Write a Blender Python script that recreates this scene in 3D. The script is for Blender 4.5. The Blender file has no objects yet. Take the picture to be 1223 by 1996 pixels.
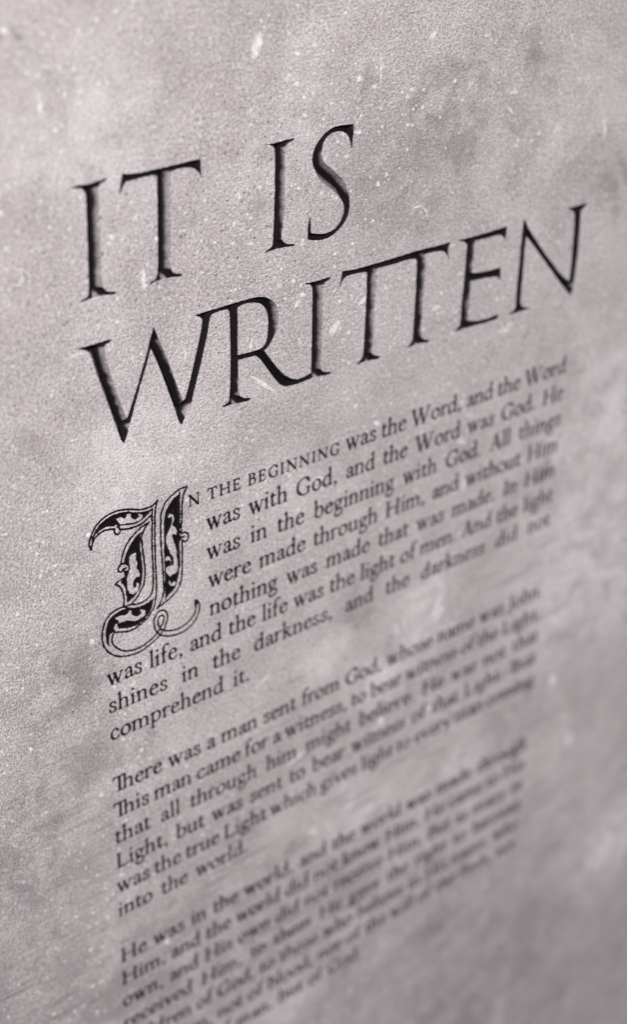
import bpy, math, random
import numpy as np
from mathutils import Vector, Matrix
from mathutils.geometry import delaunay_2d_cdt

# ------------------------------------------------------------------ scale and layout (1 unit of the layout = width of the text column)
S = 0.40                       # column width in metres
LEAD, GAP = 0.05345, 0.05285   # line spacing and extra gap between paragraphs
INDENT = 0.19417
EM = 0.0462
Z0 = 3.0 * S                   # height of the first baseline above the tablet's foot
X0, X1, Y0, Y1 = -1.0, 2.4, -3.0, 1.4   # edges of the tablet in layout units

# ------------------------------------------------------------------ camera, world, sun, exposure
scn = bpy.context.scene
def rodrigues(r):
    r = np.array(r); t = np.linalg.norm(r); k = r / t
    K = np.array([[0, -k[2], k[1]], [k[2], 0, -k[0]], [-k[1], k[0], 0]])
    return np.eye(3) + math.sin(t) * K + (1 - math.cos(t)) * K @ K
R = rodrigues((-0.49830391, -0.67411187, 0.1545909))
ax = np.array([R[0, 0], R[1, 0], -R[2, 0]]); az = np.array([R[0, 1], R[1, 1], -R[2, 1]])
ay = np.cross(az, ax)
M = np.column_stack([ax, ay, az])                  # world -> camera
t = np.array([-0.31723333, -0.03993858, -2.45586735]) * S
pos = -M.T @ t + np.array([0, 0, Z0])
cam = bpy.data.cameras.new('camera')
co = bpy.data.objects.new('camera', cam); scn.collection.objects.link(co)
mw = Matrix.Identity(4)
for i in range(3):
    for j in range(3): mw[i][j] = M.T[i, j]
    mw[i][3] = pos[i]
co.matrix_world = mw
cam.sensor_fit = 'HORIZONTAL'; cam.sensor_width = 24.0
cam.lens = 3218.14 / 1223 * 24.0
cam.clip_start = 0.01; cam.clip_end = 50
cam.dof.use_dof = True
cam.dof.focus_distance = 2.47 * S
cam.dof.aperture_fstop = cam.lens / 1000 / (0.049 * S)
cam.dof.aperture_blades = 0
scn.camera = co

w = bpy.data.worlds.new('World'); scn.world = w; w.use_nodes = True
bg = w.node_tree.nodes['Background']
bg.inputs[0].default_value = (0.92, 0.93, 1.0, 1); bg.inputs[1].default_value = 0.06
d = Vector((-0.56, -0.55, 0.62)).normalized()   # direction towards the light: left, out of the wall, up
dist = 4.0
key = bpy.data.lights.new('key_lamp', 'AREA'); key.shape = 'DISK'; key.size = 0.95; key.energy = 5.2 * math.pi * dist ** 2; key.color = (1, 0.985, 0.99)
ko = bpy.data.objects.new('key_lamp', key); scn.collection.objects.link(ko)
ko.location = Vector((1.0 * S, 0, Z0 + -0.5 * S)) + d * dist
ko.rotation_euler = d.to_track_quat('Z', 'Y').to_euler()
scn.view_settings.view_transform = 'Standard'; scn.view_settings.look = 'None'
scn.view_settings.gamma = 1; scn.view_settings.use_curve_mapping = False
scn.view_settings.exposure = 0.0
scn.cycles.max_bounces = 3

# ------------------------------------------------------------------ materials
STAINS = [(0.63672,0.55736,0.058,0.45), (0.68274,0.4645,0.0505,0.4), (1.08869,0.34658,0.0724,0.35), (0.57955,0.45842,0.1087,0.36), (0.5044,0.59101,0.0253,0.45), (0.67281,0.51544,0.09,0.34), (0.84713,0.5865,0.0517,0.4), (0.73353,0.5786,0.0598,0.3), (0.28029,0.45609,0.0156,0.5), (0.45679,-0.00408,0.0647,0.2), (0.5217,-0.32947,0.0853,0.28), (0.76289,-0.09912,0.0489,0.25), (0.59513,-0.34713,0.0498,0.3), (0.21063,-0.11152,0.0408,0.25), (1.08458,-0.61045,0.0464,0.3), (0.08222,-0.43892,0.0434,0.3), (0.77598,-1.21166,0.0838,0.4), (0.87798,-1.51513,0.2692,0.35), (0.0929,-0.7925,0.0303,0.35), (0.97138,-0.19632,0.0187,0.5), (1.03018,-0.00176,0.0116,0.5), (1.01673,-0.05204,0.013,0.5), (1.01123,-0.11166,0.0118,0.5), (1.06067,-0.60081,0.0275,0.5), (-0.07226,-0.22882,0.0874,0.4), (-0.15918,-0.56123,0.1385,0.38), (-0.16675,-0.41135,0.0596,0.35), (-0.04399,-0.3897,0.0617,0.3), (-0.10621,0.17879,0.058,0.25), (0.36868,-0.81129,0.0533,0.3), (0.95373,-0.75772,0.0938,0.25), (0.60113,-0.44921,0.0384,0.35), (0.52865,-0.75813,0.055,0.35), (-0.10952,0.74048,0.0168,0.5), (0.28971,0.44258,0.0262,0.3), (0.83954,0.45389,0.0644,0.25), (-0.0396,-0.89448,0.3329,0.3), (-0.14023,-0.56078,0.1616,0.28), (0.87647,-1.49842,0.3908,0.32), (0.37251,-1.03075,0.2355,0.2), (0.56304,-1.22815,0.2461,0.25)]
PALE = [(1.16653,-0.44548,0.2526,0.5), (1.33256,-1.27998,0.139,0.6), (0.37513,-1.18133,0.067,0.5), (0.54172,-0.76465,0.0693,0.45), (0.5859,-0.51103,0.0653,0.45), (0.45362,-0.39937,0.0606,0.3), (0.67193,-0.3768,0.0907,0.35), (1.13253,-0.1366,0.1558,0.4), (-0.00556,0.62059,0.1514,0.25), (0.3454,0.52427,0.1248,0.2), (0.05386,0.11251,0.1093,0.25), (0.81312,-0.79569,0.0603,0.35)]
class NT:
    def __init__(s, name):
        s.m = bpy.data.materials.new(name); s.m.use_nodes = True
        s.t = s.m.node_tree; s.b = s.t.nodes['Principled BSDF']
        s.co = s.t.nodes.new('ShaderNodeTexCoord').outputs['Object']
    def put(s, sock, v):
        if hasattr(v, 'node'): s.t.links.new(v, sock)
        elif v is not None: sock.default_value = v
    def math(s, op, a, b=None, c=None, clamp=False):
        n = s.t.nodes.new('ShaderNodeMath'); n.operation = op; n.use_clamp = clamp
        for k, v in enumerate((a, b, c)): s.put(n.inputs[k], v)
        return n.outputs[0]
    def noise(s, scale, detail=4, rough=0.55, vec=None, dist=0.0, color=False):
        n = s.t.nodes.new('ShaderNodeTexNoise'); n.inputs['Scale'].default_value = scale
        n.inputs['Detail'].default_value = detail; n.inputs['Roughness'].default_value = rough
        n.inputs['Distortion'].default_value = dist
        s.put(n.inputs['Vector'], s.co if vec is None else vec)
        return n.outputs['Color' if color else 'Fac']
    def ramp(s, f, a, b, lo=0.0, hi=1.0):
        n = s.t.nodes.new('ShaderNodeMapRange'); n.interpolation_type = 'SMOOTHSTEP'
        for k, v in enumerate((f, a, b, lo, hi)): s.put(n.inputs[k], v)
        return n.outputs[0]
    def vor(s, scale, vec=None):
        n = s.t.nodes.new('ShaderNodeTexVoronoi'); n.inputs['Scale'].default_value = scale
        s.put(n.inputs['Vector'], s.co if vec is None else vec)
        return n.outputs['Distance'], n.outputs['Color']
    def vmap(s, loc=(0, 0, 0), rot=(0, 0, 0), scale=(1, 1, 1), vec=None):
        n = s.t.nodes.new('ShaderNodeMapping'); s.put(n.inputs[0], s.co if vec is None else vec)
        n.inputs[1].default_value = loc; n.inputs[2].default_value = rot; n.inputs[3].default_value = scale
        return n.outputs[0]
    def mix(s, f, a, b):
        n = s.t.nodes.new('ShaderNodeMix'); n.data_type = 'RGBA'
        s.put(n.inputs[0], f)
        for k, v in ((6, a), (7, b)): s.put(n.inputs[k], v if hasattr(v, 'node') else tuple(v) + (1,))
        return n.outputs[2]
    def sep(s, c):
        n = s.t.nodes.new('ShaderNodeSeparateColor'); s.t.links.new(c, n.inputs[0]); return n.outputs
    def bump(s, h, strength, dist, normal=None):
        n = s.t.nodes.new('ShaderNodeBump'); n.inputs['Strength'].default_value = strength
        n.inputs['Distance'].default_value = dist; s.put(n.inputs['Height'], h); s.put(n.inputs['Normal'], normal)
        return n.outputs[0]

def specks(n, scale, rmin, rmax, keep, sx=1.0, rot=0.0):
    """random round or elongated grains: 1 inside a grain"""
    if not hasattr(n, 'wob'): n.wob = n.noise(420, 1, 0.5, color=True)
    wob = n.wob
    va = n.t.nodes.new('ShaderNodeVectorMath'); va.operation = 'MULTIPLY_ADD'
    n.t.links.new(wob, va.inputs[0]); va.inputs[1].default_value = (0.3 / scale,) * 3; n.t.links.new(n.co, va.inputs[2])
    dist, col = n.vor(scale, n.vmap((3.1 * keep, 0.7, 1.3), (0, rot, 0), (1, 0.4, sx), va.outputs[0]))
    r, g, b = n.sep(col)[:3]
    rad = n.ramp(n.math('POWER', g, 2.5), 0, 1, rmin, rmax)
    inside = n.math('SUBTRACT', 1.0, n.math('DIVIDE', dist, rad), clamp=True)
    inside = n.ramp(inside, 0.05, 0.45)
    on = n.math('GREATER_THAN', keep, r)
    return n.math('MULTIPLY', n.math('MULTIPLY', inside, on), n.ramp(b, 0, 1, 0.35, 1.0))

def stone_field(n):
    big = n.noise(3.2, 5, 0.6, dist=0.6)
    mid = n.noise(13, 7, 0.66, dist=0.9)
    cloud = n.noise(62, 5, 0.66, dist=0.3)
    fine = n.noise(400, 3, 0.75)
    grain = n.noise(760, 2, 0.75)
    base = n.mix(n.ramp(big, 0.3, 0.7), (0.455, 0.408, 0.414), (0.56, 0.505, 0.51))
    base = n.mix(n.ramp(mid, 0.42, 0.70, 0.0, 0.52), base, (0.30, 0.257, 0.264))
    base = n.mix(n.ramp(mid, 0.47, 0.28, 0.0, 0.5), base, (0.63, 0.575, 0.58))
    base = n.mix(n.ramp(cloud, 0.47, 0.68, 0.0, 0.28), base, (0.30, 0.258, 0.264))
    base = n.mix(n.ramp(cloud, 0.46, 0.28, 0.0, 0.28), base, (0.68, 0.63, 0.635))
    base = n.mix(n.ramp(fine, 0.51, 0.65, 0.0, 0.5), base, (0.23, 0.198, 0.203))
    base = n.mix(n.ramp(fine, 0.48, 0.33, 0.0, 0.45), base, (0.76, 0.715, 0.715))
    base = n.mix(n.ramp(grain, 0.50, 0.62, 0.0, 0.72), base, (0.19, 0.165, 0.17))
    base = n.mix(n.ramp(grain, 0.47, 0.33, 0.0, 0.55), base, (0.80, 0.76, 0.76))
    # tidal blotches with ragged rims
    wob = n.noise(22, 6, 0.7, color=True)
    va = n.t.nodes.new('ShaderNodeVectorMath'); va.operation = 'MULTIPLY_ADD'
    n.t.links.new(wob, va.inputs[0]); va.inputs[1].default_value = (0.09, 0, 0.09); n.t.links.new(n.co, va.inputs[2])
    off = n.vmap((-0.045, 0, -0.045), vec=va.outputs[0])
    tot = None
    for x, y, r, s in STAINS:
        q = n.t.nodes.new('ShaderNodeVectorMath'); q.operation = 'DISTANCE'
        n.t.links.new(off, q.inputs[0]); q.inputs[1].default_value = (x * S, 0, y * S + Z0)
        v = n.ramp(q.outputs['Value'], r * S * 1.5, r * S * 0.1, 0.0, s)
        tot = v if tot is None else n.math('MAXIMUM', tot, v)
    pat = n.ramp(n.noise(38, 6, 0.7, dist=0.8), 0.36, 0.60, 0.15, 1.55)
    base = n.mix(n.math('MULTIPLY', tot, pat, clamp=True), base, (0.17, 0.142, 0.149))
    tot = None
    for x, y, r, s in PALE:
        q = n.t.nodes.new('ShaderNodeVectorMath'); q.operation = 'DISTANCE'
        n.t.links.new(off, q.inputs[0]); q.inputs[1].default_value = (x * S, 0, y * S + Z0)
        v = n.ramp(q.outputs['Value'], r * S * 1.5, r * S * 0.1, 0.0, s)
        tot = v if tot is None else n.math('MAXIMUM', tot, v)
    base = n.mix(n.math('MULTIPLY', tot, pat, clamp=True), base, (0.74, 0.69, 0.695))
    # fine dressing marks running along the lines of text
    st = n.noise(1.0, 4, 0.6, vec=n.vmap(rot=(0, 0.05, 0), scale=(14, 10, 260)))
    xyz = n.t.nodes.new('ShaderNodeSeparateXYZ'); n.t.links.new(n.co, xyz.inputs[0])
    low = n.ramp(n.noise(7, 4, 0.6), 0.40, 0.60)
    mark = n.math('MULTIPLY', n.ramp(st, 0.50, 0.66), low)
    base = n.mix(n.math('MULTIPLY', mark, n.ramp(xyz.outputs[2], Z0 + 0.1 * S, Z0 - 0.9 * S, 0.05, 0.75)), base, (0.19, 0.162, 0.168))
    # grains and pits
    wf = n.ramp(n.noise(9, 3, 0.5), 0.38, 0.60, 0.35, 1.0)
    w1 = n.math('MULTIPLY', specks(n, 340, 0.15, 0.46, 0.5), wf)
    w2 = n.math('MULTIPLY', specks(n, 150, 0.08, 0.30, 0.36), wf)
    w3 = n.math('MULTIPLY', specks(n, 85, 0.05, 0.19, 0.24, 0.3, 0.6), wf)
    w4 = n.math('MULTIPLY', specks(n, 70, 0.04, 0.17, 0.18, 0.25, -0.9), wf)
    white = n.math('MAXIMUM', n.math('MAXIMUM', w1, w2), n.math('MAXIMUM', w3, w4))
    base = n.mix(n.math('MULTIPLY', white, 0.8), base, (0.88, 0.855, 0.855))
    df = n.ramp(n.noise(7, 3, 0.5, vec=n.vmap((3, 1, 2))), 0.42, 0.62, 0.15, 1.0)
    k1 = n.math('MULTIPLY', specks(n, 420, 0.14, 0.42, 0.42), df)
    k2 = n.math('MULTIPLY', specks(n, 190, 0.08, 0.28, 0.27), df)
    dark = n.math('MAXIMUM', k1, k2)
    base = n.mix(n.math('MULTIPLY', dark, 0.85), base, (0.13, 0.105, 0.11))
    height = n.math('ADD', n.math('MULTIPLY', fine, 0.6), n.math('MULTIPLY', grain, 0.4))
    height = n.math('SUBTRACT', height, n.math('MULTIPLY', k1, 0.5))
    return base, height

def stone_material():
    n = NT('pale_weathered_stone')
    base, h = stone_field(n)
    n.put(n.b.inputs['Base Color'], base)
    n.b.inputs['Roughness'].default_value = 0.82; n.b.inputs['Specular IOR Level'].default_value = 0.25
    b1 = n.bump(n.noise(5, 4, 0.55), 0.35, 0.02)
    n.put(n.b.inputs['Normal'], n.bump(h, 0.8, 0.0016, b1))
    return n.m

def chip_material():
    n = NT('white_mineral')
    n.put(n.b.inputs['Base Color'], n.mix(n.ramp(n.noise(260, 4, 0.65), 0.35, 0.65), (0.50, 0.455, 0.46), (0.80, 0.765, 0.765)))
    n.b.inputs['Roughness'].default_value = 0.6
    return n.m

def cut_material():
    """inside of the big letters: black letter paint, worn back to the stone towards the arris"""
    n = NT('shaded_letter_paint')
    base, h = stone_field(n)
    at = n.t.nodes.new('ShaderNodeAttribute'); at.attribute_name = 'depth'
    paint_shade = n.math('MULTIPLY_ADD', n.math('SUBTRACT', n.noise(120, 6, 0.7), 0.5), 0.32, at.outputs['Fac'])
    paint_shade = n.math('ADD', paint_shade, n.math('MULTIPLY', n.math('SUBTRACT', n.noise(18, 3, 0.5), 0.5), 0.5))
    f = n.ramp(paint_shade, 0.16, 0.62)  # blackening with depth adds the shade of the cut to the paint colour
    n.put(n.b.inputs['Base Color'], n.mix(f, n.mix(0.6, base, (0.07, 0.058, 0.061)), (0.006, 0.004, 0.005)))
    n.b.inputs['Roughness'].default_value = 0.8; n.b.inputs['Specular IOR Level'].default_value = 0.12
    n.put(n.b.inputs['Normal'], n.bump(n.noise(300, 5, 0.7), 0.6, 0.0012))
    return n.m

def paint_material():
    n = NT('black_letter_paint')
    n.put(n.b.inputs['Base Color'], n.mix(n.ramp(n.noise(160, 5, 0.7), 0.60, 0.80, 0, 0.35), (0.006, 0.004, 0.0045), (0.10, 0.085, 0.088)))
    n.b.inputs['Roughness'].default_value = 0.85; n.b.inputs['Specular IOR Level'].default_value = 0.1
    n.put(n.b.inputs['Normal'], n.bump(n.noise(500, 4, 0.7), 0.4, 0.0006))
    return n.m

# ------------------------------------------------------------------ distance fields
def spline(pts, closed=True, step=6):
    """smooth path through (x, y, corner) points; corner points stay sharp"""
    n = len(pts); out = []
    P = [np.array(p[:2], float) for p in pts]; C = [len(p) > 2 and p[2] for p in pts]
    for i in range(n if closed else n - 1):
        a, b = P[i], P[(i + 1) % n]
        if C[i] or (not closed and i == 0): m0 = (b - a)
        else: m0 = (b - P[i - 1]) * 0.5
        if C[(i + 1) % n] or (not closed and i == n - 2): m1 = (b - a)
        else: m1 = (P[(i + 2) % n] - a) * 0.5
        L = np.linalg.norm(b - a)
        for m in (m0, m1):
            q = np.linalg.norm(m)
            if q > 1.3 * L: m *= 1.3 * L / q
        for k in range(step):
            u = k / step; u2, u3 = u * u, u ** 3
            out.append((2 * u3 - 3 * u2 + 1) * a + (u3 - 2 * u2 + u) * m0 + (3 * u2 - 2 * u3) * b + (u3 - u2) * m1)
    if not closed: out.append(P[-1])
    return np.array(out)

def sd_poly(G, poly):
    """signed distance of grid points to a polygon, positive inside"""
    a = poly; b = np.roll(poly, -1, 0)
    best = np.full(len(G), 1e18); ins = np.zeros(len(G), bool)
    for p, q in zip(a, b):
        e = q - p; L = e @ e
        if L < 1e-18: continue
        w = G - p; u = np.clip(w @ e / L, 0, 1)
        dd = ((w - u[:, None] * e) ** 2).sum(1); best = np.minimum(best, dd)
        c = (p[1] > G[:, 1]) != (q[1] > G[:, 1])
        if c.any():
            xi = p[0] + (G[:, 1] - p[1]) * e[0] / (e[1] if abs(e[1]) > 1e-18 else 1e-18)
            ins ^= c & (G[:, 0] < xi)
    return np.where(ins, 1, -1) * np.sqrt(best)

def sd_chain(G, pts, rad):
    best = np.full(len(G), -1e18)
    for i in range(len(pts) - 1):
        p, q = pts[i], pts[i + 1]; e = q - p; L = max(e @ e, 1e-12)
        w = G - p; u = np.clip(w @ e / L, 0, 1)
        dd = np.sqrt(((w - u[:, None] * e) ** 2).sum(1))
        best = np.maximum(best, rad[i] + (rad[i + 1] - rad[i]) * u - dd)
    return best

def smax(a, b, k):
    h = np.clip(0.5 + 0.5 * (a - b) / k, 0, 1)
    return b * (1 - h) + a * h + k * h * (1 - h)

def ragged(X, Y, amp, size, seed=3):
    """smooth random wander that chips and wavers an edge"""
    rg = np.random.default_rng(seed); out = np.zeros(X.shape)
    for k in range(14):
        a = rg.uniform(0, 6.283); f = 6.283 / size * rg.uniform(0.25, 3.2)
        out += np.sin((X * math.cos(a) + Y * math.sin(a)) * f + rg.uniform(0, 6.283))
    return out * amp / 3.7

def march(x0, y0, h, phi):
    """polygonise phi > 0 on a regular grid: vertices, their phi, faces, contour edges"""
    phi = np.where(np.abs(phi) < h * 0.02, h * 0.02, phi)
    ny, nx = phi.shape; verts = []; val = []; vid = {}; faces = []; edges = []; cells = []
    def corner(i, j):
        k = (i, j)
        if k not in vid:
            vid[k] = len(verts); verts.append((x0 + i * h, y0 + j * h)); val.append(phi[j, i])
        return vid[k]
    def cross(i, j, i2, j2):
        if (i2, j2) < (i, j): i, j, i2, j2 = i2, j2, i, j
        k = (i, j, i2, j2)
        if k not in vid:
            a, b = phi[j, i], phi[j2, i2]; u = min(max(a / (a - b), 0.03), 0.97)
            vid[k] = len(verts); verts.append((x0 + (i + (i2 - i) * u) * h, y0 + (j + (j2 - j) * u) * h)); val.append(0.0)
        return vid[k]
    ins = phi > 0
    anyc = ins[:-1, :-1] | ins[1:, :-1] | ins[:-1, 1:] | ins[1:, 1:]
    for j, i in zip(*np.nonzero(anyc)):
        c = ((i, j), (i + 1, j), (i + 1, j + 1), (i, j + 1)); f = []; cr = []
        for k in range(4):
            a, b = c[k], c[(k + 1) % 4]
            ia, ib = ins[a[1], a[0]], ins[b[1], b[0]]
            if ia: f.append(corner(*a))
            if ia != ib:
                v = cross(a[0], a[1], b[0], b[1]); f.append(v)
                cr.append((v, ia))
        faces.append(f); cells.append((i, j))
        for k in range(len(cr)):
            if cr[k][1]: edges.append((cr[k][0], cr[(k + 1) % len(cr)][0]))
    return np.array(verts), np.array(val), faces, edges, cells

# ------------------------------------------------------------------ the roman book face (drawn with a broad pen, 1000 units to the em)
def pen(pts, wmax=74, wmin=24, ang=18, closed=False, taper=None):
    p = spline(pts, closed, 7)
    if closed: p = np.vstack([p, p[:1]])
    tan = np.gradient(p, axis=0); phi = np.arctan2(tan[:, 1], tan[:, 0])
    w = np.sqrt((wmax * np.sin(phi - math.radians(ang))) ** 2 + wmin ** 2)
    w = np.convolve(np.pad(w, 2, 'edge'), np.ones(5) / 5, 'valid')
    return ('c', p, w * 0.5)
def line(a, b, wa, wb=None):
    return ('c', np.array([a, b], float), np.array([wa, wb or wa]) * 0.5)
def dot(x, y, r=44): return ('c', np.array([(x, y), (x + .1, y)]), np.array([r, r]))
def poly(*pts): return ('p', np.array(pts, float))
def stem(x, y0, y1, w=72): return poly((x - w / 2, y0), (x + w / 2, y0), (x + w / 2 - 2, y1), (x - w / 2 + 2, y1))
def foot(x, y=0, l=82, r=82, h=24): return poly((x - l, y + 2), (x - l, y + h - 8), (x - 40, y + h + 14), (x + 40, y + h + 14), (x + r, y + h - 8), (x + r, y + 2), (x, y + 8))
def head(x, y, l=84, r=84, h=24): return poly((x - l, y - 2), (x - l, y - h + 8), (x - 40, y - h - 14), (x + 40, y - h - 14), (x + r, y - h + 8), (x + r, y - 2))
def flag(x, y): return poly((x - 92, y - 58), (x + 34, y + 16), (x + 36, y - 90), (x - 36, y - 95), (x - 88, y - 78))
XH, ASC, CAP = 430, 725, 655
def bowl_r(x): return pen([(x, 285), (x + 70, 385), (x + 165, 425), (x + 275, 365), (x + 312, 215), (x + 262, 65), (x + 155, 6), (x + 60, 28), (x, 75)])
def arch(x, xr): return [pen([(x, 285), (x + 60, 370), (x + 150, 418), (xr - 25, 385), (xr - 2, 300), (xr, 240)], 74, 26), stem(xr, 0, 285), foot(xr)]
def serif_top(x, y, l=80, r=80): return head(x, y, l, r, 20)
GL = {}
def G_(ch, adv, *prims):
    out = []
    for p in prims: out += p if isinstance(p, list) else [p]
    GL[ch] = (adv, out)
G_('a', 405, pen([(92, 325), (118, 385), (195, 424), (268, 395), (296, 320), (298, 200), (300, 90), (322, 32), (365, 22), (402, 52)], 72, 24), pen([(298, 262), (210, 226), (120, 188), (78, 110), (110, 30), (185, 18), (255, 55), (298, 110)], 66, 26, 30), dot(98, 338, 34))
G_('b', 480, stem(98, 30, ASC), flag(98, ASC), bowl_r(98))
G_('c', 405, pen([(338, 352), (290, 408), (215, 424), (115, 365), (68, 220), (108, 70), (215, 8), (310, 35), (372, 98)], 76, 24), dot(332, 344, 34))
G_('d', 490, stem(372, 20, ASC), flag(372, ASC), pen([(372, 350), (300, 415), (215, 422), (110, 345), (66, 205), (105, 60), (195, 8), (290, 42), (372, 125)], 76, 26), poly((340, 60), (340, 0), (372, -8), (468, 22), (468, 38), (408, 50)))
G_('e', 415, pen([(74, 236), (200, 262), (340, 290)], 40, 26), pen([(345, 288), (330, 375), (230, 424), (120, 370), (68, 220), (112, 62), (225, 8), (318, 38), (378, 100)], 76, 24))
G_('f', 285, stem(118, 0, 520), pen([(118, 480), (128, 620), (190, 716), (270, 732), (318, 706)], 72, 26, 10), dot(312, 692, 36), poly((28, 395), (28, 418), (130, 428), (246, 428), (240, 392)), foot(118))
G_('g', 440, pen([(192, 420), (90, 375), (72, 285), (105, 180), (195, 148), (292, 190), (318, 285), (288, 380)], 64, 26, 18, True), pen([(285, 385), (340, 412), (420, 412)], 50, 40), pen([(140, 158), (96, 108), (112, 58), (205, 40), (340, 25), (405, -55), (355, -165), (205, -235), (75, -205), (42, -125), (92, -45), (175, 35)], 56, 34, 100))
G_('h', 490, stem(98, 0, ASC), flag(98, ASC), foot(98), arch(98, 372))
G_('i', 240, stem(112, 0, XH), flag(112, XH), foot(112), dot(108, 620, 46))
G_('k', 465, stem(98, 0, ASC), flag(98, ASC), foot(98), pen([(100, 195), (220, 300), (335, 410)], 30, 30), serif_top(338, XH, 90, 80), line((180, 262), (372, 22), 62, 78), foot(400, 0, 60, 90))
G_('l', 235, stem(112, 0, ASC), flag(112, ASC), foot(112))
G_('m', 755, stem(98, 0, XH), flag(98, XH), foot(98), arch(98, 368), arch(368, 640))
G_('n', 490, stem(98, 0, XH), flag(98, XH), foot(98), arch(98, 372))
G_('o', 475, pen([(236, 424), (110, 365), (66, 222), (110, 65), (236, 8), (362, 65), (408, 210), (362, 365)], 78, 24, 22, True))
G_('p', 485, stem(98, -250, XH), flag(98, XH), foot(98, -250), bowl_r(98))
G_('r', 345, stem(98, 0, XH), flag(98, XH), foot(98), pen([(98, 280), (150, 365), (225, 420), (300, 408)], 60, 30), dot(300, 392, 38))
G_('s', 350, pen([(282, 335), (245, 408), (165, 424), (88, 385), (88, 300), (170, 238), (262, 180), (290, 105), (240, 25), (150, 8), (82, 40), (62, 118)], 60, 28, -15), line((286, 410), (284, 318), 16), line((62, 30), (64, 130), 16))
G_('t', 305, pen([(116, 500), (114, 300), (114, 110), (142, 28), (205, 12), (280, 58)], 74, 26, 10), poly((30, 395), (40, 418), (118, 520), (150, 560), (150, 428), (276, 428), (268, 392)))
G_('u', 490, stem(95, 110, XH), flag(95, XH), pen([(95, 150), (112, 50), (190, 10), (285, 45), (368, 130)], 74, 26), stem(370, 10, XH), flag(370, XH), poly((340, 60), (340, 0), (370, -6), (462, 24), (462, 40), (402, 50)))
G_('v', 440, line((75, 425), (222, 12), 76), line((372, 425), (228, 10), 32), serif_top(70, XH, 72, 84), serif_top(375, XH, 70, 68))
G_('w', 650, line((72, 425), (205, 12), 76), line((330, 405), (212, 10), 30), line((305, 425), (438, 12), 76), line((582, 425), (445, 10), 32), serif_top(68, XH, 70, 84), serif_top(305, XH, 70, 60), serif_top(585, XH, 70, 68))
G_('y', 440, line((75, 425), (235, 5), 76), pen([(378, 425), (230, 5), (150, -195), (95, -235)], 30, 30), dot(92, -215, 40), serif_top(70, XH, 72, 84), serif_top(380, XH, 70, 68))
G_(',', 235, dot(112, 42, 50), pen([(150, 40), (150, -40), (85, -125)], 30, 24))
G_('.', 235, dot(112, 42, 50))
G_(':', 240, dot(112, 42, 48), dot(112, 375, 48))
def cfoot(x): return foot(x, 0, 105, 105, 26)
def chead(x): return head(x, CAP, 105, 105, 26)
G_('A', 640, line((312, 660), (96, 10), 32), line((306, 665), (530, 10), 88), poly((170, 215), (170, 245), (470, 245), (470, 215)), foot(88, 0, 88, 95), foot(535, 0, 115, 95), line((270, 690), (312, 660), 30, 60))
G_('B', 560, stem(130, 0, CAP, 84), foot(130, 0, 105, 40, 26), head(130, CAP, 105, 40, 26), pen([(130, 640), (260, 645), (380, 610), (415, 510), (370, 400), (250, 350), (140, 345)], 84, 28, 10), pen([(240, 350), (380, 330), (460, 270), (478, 175), (420, 55), (280, 12), (130, 14)], 88, 28, 10))
G_('E', 540, stem(130, 0, CAP, 84), foot(130, 0, 105, 60, 28), head(130, CAP, 105, 60, 28), poly((130, CAP - 2), (450, CAP + 8), (455, 520), (435, 520), (405, 605), (130, 622)), poly((130, 320), (350, 320), (372, 255), (388, 255), (388, 430), (372, 430), (350, 352), (130, 352)), poly((130, 2), (470, -6), (510, 150), (490, 152), (430, 45), (130, 36)))
G_('G', 680, pen([(575, 520), (520, 615), (395, 665), (210, 610), (85, 430), (92, 220), (210, 50), (390, -4), (510, 15), (590, 60)], 88, 28, 15), line((577, 650), (580, 500), 20), stem(565, 40, 270, 80), head(565, 280, 110, 90, 22))
G_('H', 760, stem(140, 0, CAP, 86), cfoot(140), chead(140), stem(620, 0, CAP, 86), cfoot(620), chead(620), poly((140, 320), (140, 352), (620, 352), (620, 320)))
G_('I', 300, stem(150, 0, CAP, 86), cfoot(150), chead(150))
G_('J', 310, stem(170, 40, CAP, 86), chead(170), pen([(170, 120), (150, -60), (70, -170), (0, -190)], 84, 26), dot(5, -170, 38))
G_('L', 540, stem(130, 0, CAP, 86), foot(130, 0, 105, 60, 28), chead(130), poly((130, 2), (470, -6), (515, 160), (495, 162), (435, 45), (130, 36)))
G_('N', 740, stem(125, 10, 640, 34), foot(125, 0, 100, 90), line((105, 640), (610, 20), 92), stem(620, 10, CAP, 34), head(620, CAP, 100, 90), poly((20, CAP), (20, CAP - 18), (90, CAP - 40), (190, CAP - 60), (160, CAP)))
G_('T', 620, stem(310, 0, CAP, 86), cfoot(310), poly((30, CAP + 12), (18, 500), (38, 500), (80, 612), (310, 622), (540, 612), (582, 500), (602, 500), (590, CAP + 12), (310, CAP - 2)))
G_('W', 960, line((95, 645), (285, 10), 88), line((480, 620), (292, 10), 34), line((440, 645), (630, 10), 88), line((850, 645), (640, 10), 34), head(90, CAP, 90, 105), head(440, CAP, 90, 90), head(855, CAP, 90, 90))
# joined Th
G_('\u00de', 905, stem(300, 0, CAP, 86), cfoot(300), poly((30, CAP + 12), (18, 500), (38, 500), (80, 612), (310, 618), (530, 620), (530, CAP), (310, CAP - 2)), stem(520, 0, CAP + 12), foot(520), [pen([(520, 285), (580, 370), (670, 418), (770, 385), (792, 300), (794, 240)], 74, 26), stem(794, 0, 285), foot(794)])

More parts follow.
